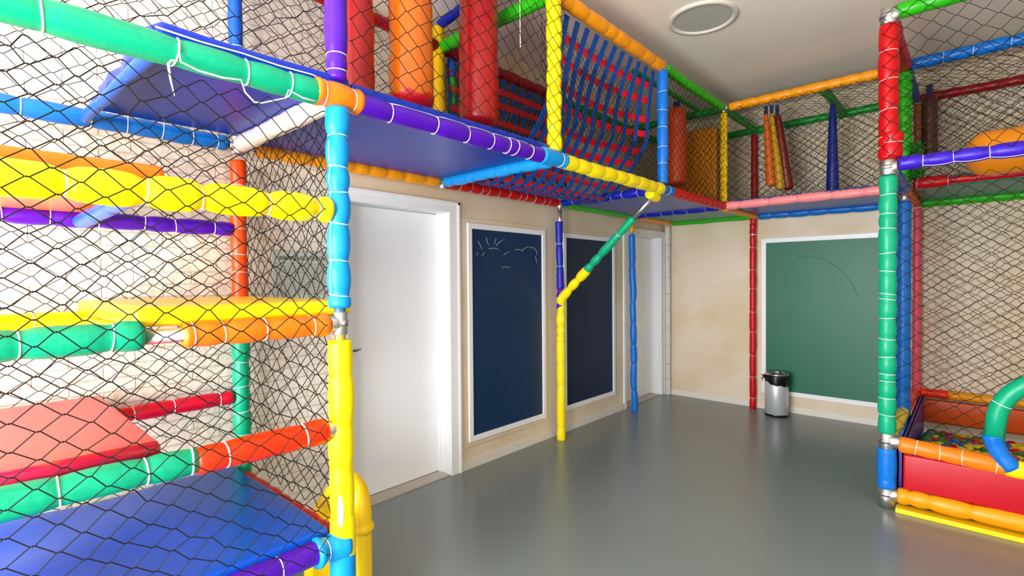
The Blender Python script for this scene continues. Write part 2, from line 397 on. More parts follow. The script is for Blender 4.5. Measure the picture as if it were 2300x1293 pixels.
bm = bmesh.new(); tube(bm, [(.0105, y, z) for y, z in [(-3.337,1.677),(-3.349,1.627),(-3.344,1.568),(-3.315,1.492),(-3.25,1.44)]], .004, 5)
link('chalk_smudge', bm, FCH, b1)
bm = bmesh.new(); tube(bm, [(1.62+.5*math.sin(t), -.0105, 1.1+.62*math.cos(t)) for t in [i*.09 for i in range(-2, 15)]], .0028, 5)
link('chalk_smudge', bm, mat('faint_chalk_green', '#2C5F4C', .9, .1), b3)
# sign
PLQ = mat('clear_notice', '#C4C9BD', .3)
sg = empty('notice_board', 'grey green playroom rules notice on the stone wall behind the net', 'sign')
bm = bmesh.new(); box(bm, .006, .014, -5.0, -4.655, 1.395, 1.672); link('panel', bm, PLQ, sg, False)
INK = mat('sign_ink', '#35332E', .6)
def text(s, size, loc, par, m, rot=(PI/2, 0, PI/2), name='lettering', ext=.0006):
    cu = bpy.data.curves.new(name, 'FONT'); cu.body = s; cu.size = size; cu.extrude = ext; cu.align_x = 'LEFT'
    t = bpy.data.objects.new(name, cu); C.objects.link(t); bpy.context.view_layer.update()
    me = bpy.data.meshes.new_from_object(t.evaluated_get(bpy.context.evaluated_depsgraph_get()))
    C.objects.unlink(t); bpy.data.objects.remove(t); me.materials.append(m)
    o = bpy.data.objects.new(name, me); C.objects.link(o); o.location = loc; o.rotation_euler = rot; o.parent = par
    return o
o = text('BRINQUEDOTECA', .034, (.0148, -4.965, 1.622), sg, INK); o['label'] = 'dark heading lettering'
bm = bmesh.new()
random.seed(3)
for k in range(15):
    y = -4.985
    z = 1.598-k*.0128
    while y < -4.70:
        wd = random.uniform(.008, .03); box(bm, .0138, .0147, y, min(y+wd, -4.68), z, z+.0035); y += wd+.005
o = link('small_print', bm, mat('faded_print', '#7C8074', .6), sg, False)
# bin
bn = empty('waste_bin', 'small round steel waste bin lined with a black bag by the green chalkboard', 'bin', loc=(1.39, -.215, 0))
BST = mat('brushed_steel', '#D3D8DC', .42, metal=.5, bump=.15, bscale=8)
def lathe(prof, n=40):
    bm = bmesh.new(); R = []
    for k in range(n):
        a = 2*PI*k/n; R.append([bm.verts.new((math.cos(a)*r, math.sin(a)*r, z)) for r, z in prof])
    for k in range(n):
        A, B = R[k], R[(k+1)%n]
        for j in range(len(prof)-1): bm.faces.new((A[j], A[j+1], B[j+1], B[j]))
    bm.faces.new([R[k][0] for k in range(n)][::-1])
    return bm
BP = mat('black_plastic', '#0B0B0C', .3)
link('body', lathe([(.113, .018), (.117, .022), (.117, .40), (.115, .405)]), BST, bn)
o = link('base_ring', lathe([(.110, 0), (.119, .001), (.119, .022), (.115, .026)]), BP, bn); o['label'] = 'black plastic base ring'
bm = bmesh.new(); n = 48; R = []
for k in range(n):
    a = 2*PI*k/n; lo = .33+.06*(.5-.5*math.cos(a+.5))+.006*math.sin(5*a)+.004*math.sin(11*a)
    R.append([bm.verts.new((math.cos(a)*r, math.sin(a)*r, z)) for r, z in ((.1185, lo), (.1225+.002*math.sin(9*a), lo+.02), (.1215+.002*math.sin(7*a), .42), (.122, .437), (.113, .441), (.11, .36))])
for k in range(n):
    A, B = R[k], R[(k+1)%n]
    for j in range(5): bm.faces.new((A[j], A[j+1], B[j+1], B[j]))
tube(bm, [(-.098, -.075, .425), (-.115, -.085, .435), (-.132, -.09, .442)], [.012, .01, .003], 8)
tube(bm, [(-.10, -.075, .42), (-.125, -.082, .405), (-.122, -.085, .37)], [.008, .008, .002], 8)
o = link('bin_bag', bm, BP, bn); o['label'] = 'black bin bag folded over the rim'
o = link('rim', lathe([(.10, .437), (.117, .437), (.118, .448), (.112, .463), (.09, .467), (.088, .45), (.1, .437)]), mat('chrome', '#C9CBCD', .12, metal=1), bn); o['label'] = 'chrome ring lid'

# ================================================================ PLAY FRAME
XF, XW = 1.13, .11            # front row and wall row of the frame
Y0, Y1, Y2, Y3, Y4 = -5.21, -3.83, -2.42, -1.08, -.07
YN = -6.58
L0, L1, L2, L3, Z1, Z2 = .48, .93, 1.335, 1.77, 2.205, 3.17

# ---- climbing tower at the left
T = empty('climbing_tower', 'left climbing tower of foam wrapped posts and beams with stepped platforms', 'play structure', loc=(0, 0, 0))
# corner post by the door
sleeve(T, (XF, Y0, 1.395), (XF, Y0, 2.165), 'lblue', .045, tiesat=[.07, .235, .42, .585, .70, .86], run=(.3, -1, 0), pinch=.14)
pipe(T, [(XF, Y0, 1.24), (XF, Y0, 1.42)], .022)
joint(T, (XF, Y0, L2), ('z', 'Y'), .029)
sleeve(T, (XF, Y0, .42), (XF, Y0, 1.27), 'yellow', .048, tiesat=[.2, .42, .62, .83], pinch=.045, mcord=foam('yellow'))
bm = bmesh.new(); dr = Vector((.80, -.60, 0)); sd = Vector((.6, .8, 0)); c = Vector((XF, Y0, .62))
q = [c+dr*.0495+sd*(.011*math.cos(2*PI*k/24))+Vector((0, 0, .062*math.sin(2*PI*k/24))) for k in range(24)]
f1 = [bm.verts.new(p) for p in q]; f2 = [bm.verts.new(p-dr*.012) for p in q]; bm.faces.new(f1); bm.faces.new(f2[::-1])
for k in range(24): bm.faces.new((f1[k], f2[k], f2[(k+1)%24], f1[(k+1)%24]))
o = link('torn_slit', bm, mat('bare_foam', '#D9D7CC', .8), T, False); o['label'] = 'pale foam showing through a torn slit'
sleeve(T, (XF, Y0, .0), (XF, Y0, .50), 'lblue', .05, tiesat=[.55], pinch=.08)
sleeve(T, (XF, Y0+.01, .475), (XF, Y0-.115, .475), 'lblue', .054, tiesat=[.66], flare=.15, pinch=.2, label='flared light blue foam cuff')
sleeve(T, (XF, Y0, 2.27), (XF, Y0, 3.2), 'purple', .042, tiesat=[.035, .1, .4, .75], pinch=.1)
# wall post
sleeve(T, (XW, Y0, 1.40), (XW, Y0, 2.13), 'orange', .04, 5, pinch=.08)
sleeve(T, (XW, Y0, .02), (XW, Y0, 1.31), 'teal', .043, tiesat=[.3, .42, .52, .62, .72, .82, .93], pinch=.1)
sleeve(T, (XW, Y0, 2.28), (XW, Y0, 3.2), 'royal', .036, 3, pinch=.06)
joint(T, (XW, Y0, Z1), ('z', 'Y', 'x', 'y'), .034)
# far corner posts
for x, c in ((XF, 'azure'), (XW, 'red')):
    sleeve(T, (x, YN, 0), (x, YN, 3.2), c, .043, 14)
# front beams
sleeve(T, (XF, YN, Z1), (XF, -5.29, Z1), 'teal', .046, tiesat=[.10, .413, .645, .80, .915], pinch=.06, tie_r=.003, wig=.002)
ob = sleeve(T, (XF, YN+.05, L3), (XF, Y0-.04, L3), 'yellow', .052, tiesat=[.13, .405, .545, .665, .825, .96], pinch=.24, tie_r=.0028)
sleeve(T, (XF, YN+.05, L2), (XF, -5.845, L2+.008), 'teal', .045, tiesat=[.3, .62, .89], pinch=.11)
pipe(T, [(XF, -5.87, L2), (XF, Y0-.03, L2)], .022)
sleeve(T, (XF, -5.74, L2), (XF, Y0-.055, L2), 'tangerine', .042, tiesat=[.06, .24, .52, .86], pinch=.08, flare=.1)
sleeve(T, (XF, YN+.05, .945), (XF, -5.71, .935), 'teal', .044, tiesat=[.33, .60, .84, .985], pinch=.07, tie_r=.003)
pipe(T, [(XF, -5.75, L1), (XF, Y0-.02, L1)], .022)
sleeve(T, (XF, -5.71, L1), (XF, Y0-.065, L1), 'vermil', .046, tiesat=[.2, .80], pinch=.06, tie_r=.003)
joint(T, (XF, Y0, L1), ('Y',), .03, .07)
sleeve(T, (XF, YN+.05, L0), (XF, Y0-.09, L0), 'purple', .043, 6, pinch=.06)
# wall beams
sleeve(T, (XW, YN+.05, Z1+.005), (XW, Y0-.055, Z1+.005), 'azure', .04, tiesat=[.2, .4, .575, .68, .78, .88, .965], pinch=.07)
sleeve(T, (XW, YN+.05, L3+.005), (XW, Y0-.035, L3), 'purple', .037, tiesat=[.15, .35, .46, .58, .71, .80, .93], pinch=.12)
sleeve(T, (XW, YN+.05, L2), (XW, Y0-.05, L2), 'gold', .042, tiesat=[.2, .42, .55], pinch=.04)
sleeve(T, (XW, YN+.05, .90), (XW, Y0-.045, .90), 'crimson', .037, tiesat=[.3, .5, .67, .79, .95], pinch=.08)
sleeve(T, (XW, YN+.05, L0), (XW, Y0-.05, L0), 'teal', .04, 6)
# end beams facing the door
sleeve(T, (XW+.06, Y0, Z1), (XF-.05, Y0, Z1), 'white', .043, tiesat=[.2, .4, .6, .8], pinch=.05)
pipe(T, [(XW, Y0, L0), (XF, Y0, L0)], .02)
o = sleeve(T, (XW+.05, Y0, L0+.01), (XF-.06, Y0, L0+.01), 'red', .026, 6, pinch=.2, cord=False)
pipe(T, [(XW, Y0, L2), (XF, Y0, L2)], .018)
# cross bars that carry the half platforms
sleeve(T, (XW+.05, -5.85, L3-.012), (XF-.06, -5.85, L3-.012), 'royal', .030, 2, cord=False)
sleeve(T, (XW+.05, -5.84, L2), (XF-.06, -5.84, L2), 'gold', .022, 2, cord=False)
sleeve(T, (XW+.05, -5.82, .91), (XF-.06, -5.82, .912), 'crimson', .022, 2, cord=False)
sleeve(T, (XW+.05, -5.83, Z1-.01), (XF-.06, -5.79, Z1+.004), 'royal', .022, 2, cord=False)
# top beams of the tower
sleeve(T, (XF, YN, Z2+.03), (XF, Y0-.04, Z2+.03), 'azure', .043, 6); sleeve(T, (XW, YN, Z2+.03), (XW, Y0-.04, Z2+.03), 'dred', .04, 6)
# loose cord drooping under the green beam
bm = bmesh.new()
tube(bm, [(1.178,-5.749,2.215),(1.18,-5.745,2.162),(1.18,-5.70,2.150),(1.18,-5.63,2.148),(1.18,-5.575,2.157),(1.18,-5.563,2.12),(1.18,-5.535,2.095),(1.18,-5.51,2.098),(1.18,-5.43,2.135),(1.18,-5.42,2.165),(1.18,-5.37,2.152),(1.178,-5.32,2.152)], .0026, 5)
tube(bm, [(1.18,-5.752,2.162),(1.183,-5.768,2.158),(1.184,-5.778,2.145),(1.182,-5.772,2.10),(1.18,-5.762,2.055)], [.0025,.004,.004,.003,.0012], 5)
o = link('loose_cord', bm, CORD, T); o['label'] = 'loose white cord drooping below the beam'
bm = bmesh.new()
tube(bm, [(1.15, -5.80+.12*k, Z1+.052-.004*(k%2)) for k in range(5)]+[(1.15, -5.30, Z1+.05)], .0026, 5)
link('loose_cord', bm, CORD, T)

# ---- walkway along the left wall
W = empty('overhead_walkway', 'overhead foam wrapped walkway frame along the wall above the white door', 'play structure')
sleeve(W, (XF, -5.305, Z1+.005), (XF, -5.115, Z1+.005), 'tangerine', .051, tiesat=[.2, .8], pinch=.07, flare=.06, label='flared orange foam cuff')
sleeve(W, (XF, -5.13, Z1), (XF, -3.95, Z1), 'purple', .044, tiesat=[.13, .34, .50, .64, .74, .80, .90], pinch=.07, run=(.5, 0, 1), tie_r=.0026)
sleeve(W, (XF, -3.965, Z1+.002), (XF, -3.74, Z1+.002), 'lblue', .049, tiesat=[.8], pinch=.1, flare=.05, label='light blue foam cuff')
sleeve(W, (XF, -3.75, Z1), (XF, -2.45, Z1), 'yellow', .046, tiesat=[.1, .21, .33, .45, .57, .69, .81, .92], pinch=.1, mcord=foam('yellow'))
sleeve(W, (XF, -2.47, Z1), (XF, -2.27, Z1), 'azure', .042, tiesat=[.6], flare=.08, pinch=.12, label='bright blue foam cuff')
sleeve(W, (XF, -2.28, Z1), (XF, Y3-.03, Z1), 'red', .043, 9, pinch=.07, mcord=foam('red'))
# wall side
sleeve(W, (XW, Y0+.1, Z1), (XW, Y1-.05, Z1), 'amber', .043, 8, pinch=.12, mcord=foam('amber'))
sleeve(W, (XW, Y1+.04, Z1), (XW, Y2-.04, Z1), 'red', .041, 11, pinch=.2)
sleeve(W, (XW, Y2+.05, Z1), (XW, Y3-.04, Z1), 'lime', .04, 10, pinch=.1, mcord=foam('lime'))
sleeve(W, (XW, Y3+.04, Z1), (XW, Y4-.03, Z1), 'amber', .038, 4, pinch=.1, mcord=foam('amber'))
# cross beams
sleeve(W, (XW+.05, Y1, Z1), (XF-.03, Y1, Z1), 'lblue', .044, 8, pinch=.09, mcord=foam('lblue'))
sleeve(W, (XW+.04, Y2, Z1), (XF-.09, Y2, Z1), 'navy', .037, 6, pinch=.12, tie_r=.0018)
sleeve(W, (XW+.04, Y3, Z1), (XF-.05, Y3, Z1), 'navy', .041, 5, pinch=.08, tie_r=.0018)
for y in (Y1, Y2, Y3): joint(W, (XW, y, Z1), ('z', 'x', 'y', 'Y'), .028)
# posts below
sleeve(W, (.13, Y2-.02, 1.42), (XW, Y2-.01, 2.03), 'navy', .034, tiesat=[.33, .66], pinch=.1, flare=.15)
sleeve(W, (.13, Y2-.02, 1.22), (.13, Y2-.02, 1.50), 'purple', .038, tiesat=[.28, .6, .9], pinch=.25, cord=False, flare=.1)
pipe(W, [(.115, Y2, 1.9), (XW, Y2, 2.2)], .02)
sleeve(W, (.13, Y2-.02, 0), (.13, Y2-.02, .94), 'yellow', .040, tiesat=[.13, .55, .76], pinch=.07, mcord=foam('yellow'))
sleeve(W, (.13, Y2-.02, .93), (.14, Y2-.02, 1.33), 'yellow', .043, tiesat=[.12, .33, .66, .82], pinch=.2, cord=False, flare=.06)
# diagonal brace
def lerp(a, b, t): return tuple(a[i]+(b[i]-a[i])*t for i in range(3))
A_, B_ = (.15, Y2-.02, 1.33), (1.055, Y2, 2.165)
sleeve(W, lerp(A_, B_, -.02), lerp(A_, B_, .30), 'yellow', .043, tiesat=[.35, .66], pinch=.22, cord=False)
sleeve(W, lerp(A_, B_, .29), lerp(A_, B_, .60), 'teal', .038, tiesat=[.2, .5], pinch=.22, cord=False, label='bottle green foam sleeve')
sleeve(W, lerp(A_, B_, .59), lerp(A_, B_, .80), 'teal', .034, tiesat=[.3], pinch=.12, tie_r=.0018)
pipe(W, [lerp(A_, B_, .78), lerp(A_, B_, 1.0)], .02)
sleeve(W, (XF-.04, Y2-.02, Z1-.062), (XF-.04, Y2-.15, Z1-.045), 'yellow', .040, 0, cord=False)
# blue post by the second door
sleeve(W, (.155, Y3-.02, .0), (.125, Y3-.01, 1.99), 'azure', .037, tiesat=[.12, .27, .38, .5, .62, .83], pinch=.14, cord=False, wig=.01)
sleeve(W, (.125, Y3-.01, 2.03), (XW, Y3, Z1-.02), 'amber', .036, tiesat=[.5], pinch=.15, cord=False, flare=.1)
pipe(W, [(.125, Y3-.01, 1.95), (XW, Y3, Z1)], .018)
# corner post
sleeve(W, (.065, Y4+.015, .0), (.07, Y4, Z1-.04), 'white', .036, 9, pinch=.06, tie_r=.0016, mcord=mat('grey_cord', '#8C8880', .6))
# upper posts
sleeve(W, (XF, Y1, 2.25), (XF, Y1, 3.14), 'yellow', .046, 6, pinch=.12, mcord=foam('yellow'))
sleeve(W, (XW, Y1-.02, 2.25), (XW, Y1-.02, 3.31), 'gold', .043, 5, pinch=.08, mcord=foam('gold'))
sleeve(W, (XF, Y2, 2.25), (XF, Y2, 3.14), 'azure', .043, 5, pinch=.06, tie_r=.0018)
sleeve(W, (XW, Y2, 2.25), (XW, Y2, 3.14), 'green', .036, 5)
sleeve(W, (XF, Y3, 2.25), (XF, Y3, 3.12), 'gold', .036, 5, pinch=.06, mcord=foam('gold'))
sleeve(W, (XW+.01, Y1+.09, 2.25), (XW+.01, Y1+.09, 2.98), 'lime', .03, 5, cord=False)
sleeve(W, (XW+.01, Y1+.09, 2.98), (XW+.01, Y1+.09, 3.1), 'royal', .033, 0, cord=False)
# top beams
sleeve(W, (XF, Y0+.02, Z2+.02), (XF, Y1-.03, Z2+.02), 'azure', .043, 7)
sleeve(W, (XF, Y1+.03, Z2), (XF, Y2-.03, Z2), 'amber', .046, 7, pinch=.1, mcord=foam('amber'))
sleeve(W, (XF, Y2+.03, Z2), (XF, Y3-.05, Z2), 'lime', .042, 9, pinch=.07, mcord=foam('lime'))
sleeve(W, (XW, Y0+.03, Z2), (XW, Y1-.05, Z2), 'dred', .042, 5, pinch=.06, cord=False)
sleeve(W, (XW, Y1+.05, Z2), (XW, Y2-.03, Z2), 'dred', .045, 6, pinch=.08, cord=False)
sleeve(W, (XW, Y2+.03, Z2), (XW, Y4, Z2), 'green', .036, 9, cord=False)
sleeve(W, (XW+.02, Y1, Z2), (XF-.04, Y1, Z2), 'lime', .046, 9, pinch=.08, mcord=foam('lime'))
sleeve(W, (XW+.03, Y3, Z2), (XF-.05, Y3, Z2), 'green', .04, 10, pinch=.12, cord=False)
sleeve(W, (XW+.02, Y1-.02, 3.325), (.50, Y1-.02, 3.37), 'navy', .035, 1, pinch=.08, cord=False)
sleeve(W, (.75, Y0, Z2+.20), (.75, Y1, Z2+.20), 'green', .026, 0, cord=False)
sleeve(W, (.88, Y2, Z2+.04), (.88, Y3, Z2+.04), 'green', .024, 0, cord=False)
pipe(W, [(XW, Y0, Z2+.02), (XF, Y0, Z2+.02)], .021)
joint(W, (XF, Y3, Z2), ('z', 'Y', 'x'), .03)
joint(W, (XF, Y1, Z2), ('z', 'Y'), .03)
joint(W, (XF, Y2, Z2), ('z',), .03)
bm = bmesh.new(); tube(bm, [(1.16, -4.17, 3.15), (1.162, -4.168, 2.95), (1.16, -4.165, 2.80), (1.162, -4.166, 2.735)], [.0022, .0022, .0022, .003], 5)
o = link('loose_cord', bm, CORD, W); o['label'] = 'frayed white cord hanging free'

# ---- walkway along the back wall
K = empty('overhead_walkway', 'overhead walkway frame with a pale pink beam along the back wall', 'play structure')
XP = 2.55
sleeve(K, (XF+.03, Y3, Z1+.005), (XP-.04, Y3, Z1+.005), 'pink', .042, tiesat=[.09, .29, .46, .66, .83], pinch=.12, mcord=foam('pink'))
sleeve(K, (XF+.04, Y4, Z1-.01), (XP-.04, Y4, Z1-.01), 'azure', .043, tiesat=[.1, .23, .37, .5, .66, .82], pinch=.13, mcord=foam('azure'))
sleeve(K, (XW+.03, Y4, Z1-.005), (XF-.03, Y4, Z1-.005), 'lime', .037, 3, pinch=.05, mcord=foam('lime'))
sleeve(K, (XF, Y3+.03, Z1-.01), (XF, Y4-.03, Z1-.01), 'amber', .036, 3, pinch=.04, cord=False)
sleeve(K, (1.10, Y4, .0), (1.10, Y4, 1.985), 'red', .036, tiesat=[.06, .18, .31, .44, .56, .69, .80, .93], pinch=.08, tie_r=.0018)
sleeve(K, (1.10, Y4, 2.0), (1.105, Y4, Z1-.03), 'red', .038, tiesat=[.3, .7], pinch=.1, flare=.05, cord=False)
pipe(K, [(1.10, Y4, 1.96), (1.10, Y4, 2.02)], .032)
sleeve(K, (1.115, Y4, Z1+.05), (1.115, Y4, 3.12), 'dred', .036, 3, pinch=.04, cord=False)
sleeve(K, (XF+.06, Y3, Z2), (XP-.03, Y3, Z2), 'amber', .042, 9, pinch=.09, mcord=foam('amber'))
sleeve(K, (XW+.03, Y4, Z2), (XP, Y4, Z2), 'green', .04, 16, pinch=.06, mcord=foam('green'))
sleeve(K, (XF, Y3+.06, Z2), (XF, Y4-.04, Z2), 'green', .038, 5, cord=False)
sleeve(K, (1.97, Y3+.04, Z2), (1.97, Y4-.04, Z2), 'green', .040, 6, pinch=.08, cord=False)

# ---- ball pit tower
R_ = empty('ball_pit_tower', 'right play tower with a green corner post over the ball pit', 'play structure')
YP = -2.16; XE = 3.95
sleeve(R_, (XP, YP, .485), (XP, YP, 2.145), 'teal', .051, tiesat=[.07, .14, .20, .235, .30, .37, .45, .52, .545, .63, .70, .80, .855, .93], pinch=.1, tie_r=.0024)
sleeve(R_, (XP, YP, .125), (XP, YP, .385), 'azure', .053, tiesat=[.25], pinch=.04, cord=False)
pipe(R_, [(XP, YP, 0), (XP, YP, .13)], .047, 'steel_foot', 'galvanised steel foot')
joint(R_, (XP, YP, .435), ('z', 'x'), .042, .07); joint(R_, (XP, YP, .09), ('z', 'x'), .042, .06)
joint(R_, (XP, YP, 2.20), ('z', 'x', 'y'), .047, .05)
sleeve(R_, (XP, YP, 2.25), (XP, YP, 3.11), 'red', .056, tiesat=[.10, .17, .36, .59, .80], pinch=.07)
sleeve(R_, (XP+.01, YP, 2.26), (XP+.02, YP, 2.42), 'red', .064, tiesat=[.6], pinch=.05)
joint(R_, (XP, YP, 3.165), ('z', 'x', 'y'), .047, .055)
# front beams
sleeve(R_, (XP+.065, YP, .43-.005), (3.115, YP, .395), 'tangerine', .05, tiesat=[.16, .39, .62, .90], pinch=.02, tie_r=.0024)
sleeve(R_, (3.10, YP, .395), (XE, YP, .39), 'yellow', .052, 5, pinch=.05)
sleeve(R_, (XP+.06, YP, .095), (XE, YP, .095), 'amber', .052, tiesat=[.045, .12, .26, .47, .7, .86], pinch=.1, mcord=foam('amber'))
bm = bmesh.new(); box(bm, XP+.05, XE, YP-.06, YP+.04, .0, .028); bevel(bm, .004, 2)
o = link('kick_board', bm, mat('yellow_board', '#F5D200', .35), R_, False); o['label'] = 'flat yellow board on the floor'
sleeve(R_, (XP+.055, YP, 2.215), (XE, YP, 2.215), 'violet', .044, tiesat=[.09, .20, .315, .44, .57, .7, .85], pinch=.14, run=(0, -.7, -1))
sleeve(R_, (XP+.045, YP, 3.18), (XE, YP, 3.18), 'lime', .048, tiesat=[.1, .42, .7], pinch=.05, mcord=foam('lime'))
# side beams
sleeve(R_, (XP, YP+.06, .43), (XP, Y3-.03, .41), 'yellow', .043, 2, pinch=.04, cord=False)
sleeve(R_, (XP, Y3+.03, .41), (XP, Y4-.03, .40), 'orange', .043, 4, pinch=.05, cord=False)
sleeve(R_, (XP, YP+.06, 2.2), (XP, Y3-.04, 2.2), 'royal', .048, 4, pinch=.05, cord=False)
sleeve(R_, (XP, Y3+.03, 2.19), (XP+.01, Y4-.03, 2.19), 'orange', .040, 4, pinch=.05, cord=False)
sleeve(R_, (XP, YP+.06, 3.17), (XP, Y3-.04, 3.17), 'red', .048, 3, pinch=.08, cord=False)
sleeve(R_, (XP, Y3+.04, 3.17), (XP, Y4-.04, 3.17), 'royal', .044, 3, pinch=.08, cord=False)
pipe(R_, [(XP, Y3-.05, 3.17), (XP+.06, Y3, 3.17)], .02)
# second and third row posts
sleeve(R_, (XP, Y3, .0), (XP, Y3, 2.10), 'azure', .048, 6, pinch=.03, cord=False)
sleeve(R_, (XP, Y3, 2.25), (XP, Y3, 3.13), 'lime', .048, 8, pinch=.1, mcord=foam('lime'))
pipe(R_, [(XP, Y3, 2.07), (XP, Y3, 2.2)], .024)
sleeve(R_, (XP+.02, Y4, .02), (XP+.02, Y4, 2.14), 'rose', .036, 9, pinch=.06, mcord=foam('rose'))
sleeve(R_, (XP+.02, Y4, 2.23), (XP+.02, Y4, 3.12), 'brown', .036, 5, cord=False)
sleeve(R_, (XP+.06, Y3, 2.235), (2.83, Y3, 2.235), 'red', .045, tiesat=[.1, .93], pinch=.08)
sleeve(R_, (2.82, Y3, 2.235), (XE, Y3, 2.235), 'red', .032, tiesat=[.2, .35, .5, .65], pinch=.08, mcord=foam('red'))
pipe(R_, [(2.83, Y3-.036, 2.258), (XE, Y3-.036, 2.258)], .010, 'steel_rod', 'shiny steel rod')
sleeve(R_, (XP+.05, Y4, 2.19), (XE, Y4, 2.19), 'lime', .043, 10, pinch=.12, mcord=foam('lime'))
sleeve(R_, (XP+.04, Y3, 3.18), (XE, Y3, 3.18), 'azure', .046, 6, pinch=.1)
sleeve(R_, (XP+.04, Y4, Z2), (XE, Y4, Z2), 'dred', .042, 8, pinch=.07, cord=False)
sleeve(R_, (XP+.05, Y4, .40), (2.80, Y4, .40), 'vermil', .042, 1, pinch=.08, cord=False)
sleeve(R_, (2.80, Y4, .40), (XE, Y4, .40), 'amber', .042, 9, pinch=.06, mcord=foam('amber'))
for y in (YP, Y3, Y4):
    sleeve(R_, (XE, y, 0), (XE, y, 3.2), 'azure', .043, 10)
# arch of the pit entrance
cx, cz, ra = 3.365, .62, .305
bm = bmesh.new(); P = [(cx+ra*math.cos(a), YP-.01, cz+.02+ra*math.sin(a)*1.0) for a in [PI-.25+.08+(-PI+.34)*k/36 for k in range(37)]]
tube(bm, [(3.052, YP-.01, .555)]+P, [.047]*38, 16)
o = link('arch_sleeve', bm, foam('teal'), R_); o['label'] = 'teal green foam arch'
bm = bmesh.new()
for k in (3, 12, 20, 28): torus_ring(bm, Vector(P[k]), Vector(P[k+1])-Vector(P[k]), .048)
link('lacing_cord', bm, CORD, o)
bm = bmesh.new(); tube(bm, [(3.048+.012*t+.07*t*t, YP-.01, .572-.175*t) for t in [k/14 for k in range(15)]], [.051-.006*math.sin(PI*k/14)-.002*(k % 5 == 4) for k in range(15)], 18)
o = link('arch_sleeve', bm, foam('azure'), R_); o['label'] = 'bright blue foot of the arch'

# ================================================================ PADS AND MATS
def pad(name, label, x0, x1, y0, y1, z0, z1, col, bev=.012, cat='mat', warp=.0, ragged=None, rough=.34, spec=.35):
    bm = bmesh.new(); nx, ny = 10, 12; top = {}; bot = {}
    for i in range(nx+1):
        for j in range(ny+1):
            x = x0+(x1-x0)*i/nx; y = y0+(y1-y0)*j/ny
            if ragged and ((j == 0 and ragged < 0)):
                y += .035*noise.noise(Vector((x*9, 3, 1)))+.02*noise.noise(Vector((x*31, 3, 1)))
            dz = warp*noise.noise(Vector((x*3.1, y*3.1, z0)))*(2)
            top[i, j] = bm.verts.new((x, y, z1+dz)); bot[i, j] = bm.verts.new((x, y, z0+dz))
    for i in range(nx):
        for j in range(ny):
            bm.faces.new((top[i,j], top[i+1,j], top[i+1,j+1], top[i,j+1])); bm.faces.new((bot[i,j], bot[i,j+1], bot[i+1,j+1], bot[i+1,j]))
    for i in range(nx):
        bm.faces.new((bot[i,0], bot[i+1,0], top[i+1,0], top[i,0])); bm.faces.new((bot[i,ny], top[i,ny], top[i+1,ny], bot[i+1,ny]))
    for j in range(ny):
        bm.faces.new((bot[0,j], top[0,j], top[0,j+1], bot[0,j+1])); bm.faces.new((bot[nx,j], bot[nx,j+1], top[nx,j+1], top[nx,j]))
    bmesh.ops.recalc_face_normals(bm, faces=bm.faces)
    es = [e for e in bm.edges if len(e.link_faces) == 2 and e.calc_face_angle(0) > 1]
    bmesh.ops.bevel(bm, geom=es, offset=bev, segments=4, profile=.5, affect='EDGES')
    m = mat('vinyl_'+col, col, rough, spec, bump=.25, bscale=7)
    o = link(name, bm, m); tag(o, label, cat); return o
pad('foam_platform', 'blue foam deck with a torn edge at the top of the climbing tower', XW+.06, XF+.012, -5.81, -5.16, Z1+.03, Z1+.082, '#0830B4', ragged=-1, warp=.004)
pad('foam_platform', 'thick orange foam step in the upper left of the climbing tower', XW-.03, XF-.025, YN+.04, -5.77, L3+.028, L3+.088, '#FA7A14', .02)
pad('foam_platform', 'yellow foam step level with the light orange beam of the tower', XW-.03, XF-.01, -5.86, -5.15, L2+.028, L2+.088, '#FFD800', .02)
pad('foam_platform', 'pink foam step just above the blue mat in the tower', XW-.04, XF-.06, YN+.04, -5.785, L1+.005, L1+.07, '#DC5058', .02)
bm = bmesh.new(); tube(bm, [(XF-.055, YN+.05, L1+.052), (XF-.055, -5.80, L1+.052)], .026, 12)
# crimson roll is part of the pink step
pk = bpy.data.objects['foam_platform.003']; o = link('edge_roll', bm, mat('vinyl_edge', '#E21850', .25), pk); o['label'] = 'glossy crimson rolled front edge'
pad('foam_mat', 'large shiny blue mat on the lowest level of the climbing tower', XW+.02, XF-.02, YN+.04, -5.255, L0+.02, L0+.075, '#024CBE', .016, warp=.012, rough=.3, spec=.3)
pad('foam_platform', 'blue deck between the tower and the web bridge', XW+.04, XF+.005, Y0+.06, Y1-.055, Z1+.012, Z1+.075, '#0C30AC')
pad('foam_platform', 'blue grey deck beside the web bridge, above the second blackboard', XW+.04, XF-.045, Y2+.05, Y3-.05, Z1-.005, Z1+.05, '#4A60B8')
pad('foam_platform', 'green deck in the corner of the room above the off white post', XW+.04, XF-.045, Y3+.05, Y4-.05, Z1-.005, Z1+.05, '#17806A')
pad('foam_platform', 'blue deck of the back walkway behind the pale pink beam', XF+.05, XP-.06, Y3+.045, Y4-.05, Z1, Z1+.06, '#0A58B8')
pad('foam_platform', 'dark green deck at the top of the ball pit tower', XP+.06, XE-.06, Y3+.05, Y4-.05, Z1-.005, Z1+.05, '#17806A')
pad('padded_panel', 'upright orange padded panel at the corner of the walkway', .62, XF-.055, Y3-.045, Y3-.005+.05, 2.26, 3.0, '#C87A10', cat='panel')
# ball pit walls
pad('padded_panel', 'long red padded front wall of the ball pit', XP+.085, XE-.06, YP-.02, YP+.025, .145, .365, '#B8081F', cat='panel', warp=.004)
pad('padded_panel', 'long orange padded back wall of the ball pit', XP+.07, XE-.06, Y4-.07, Y4-.03, .145, .352, '#D65410', cat='panel')
pad('padded_panel', 'purple padded side wall of the ball pit', XP+.045, XP+.085, YP+.06, Y4-.1, .06, .385, '#4C2AA0', cat='panel')

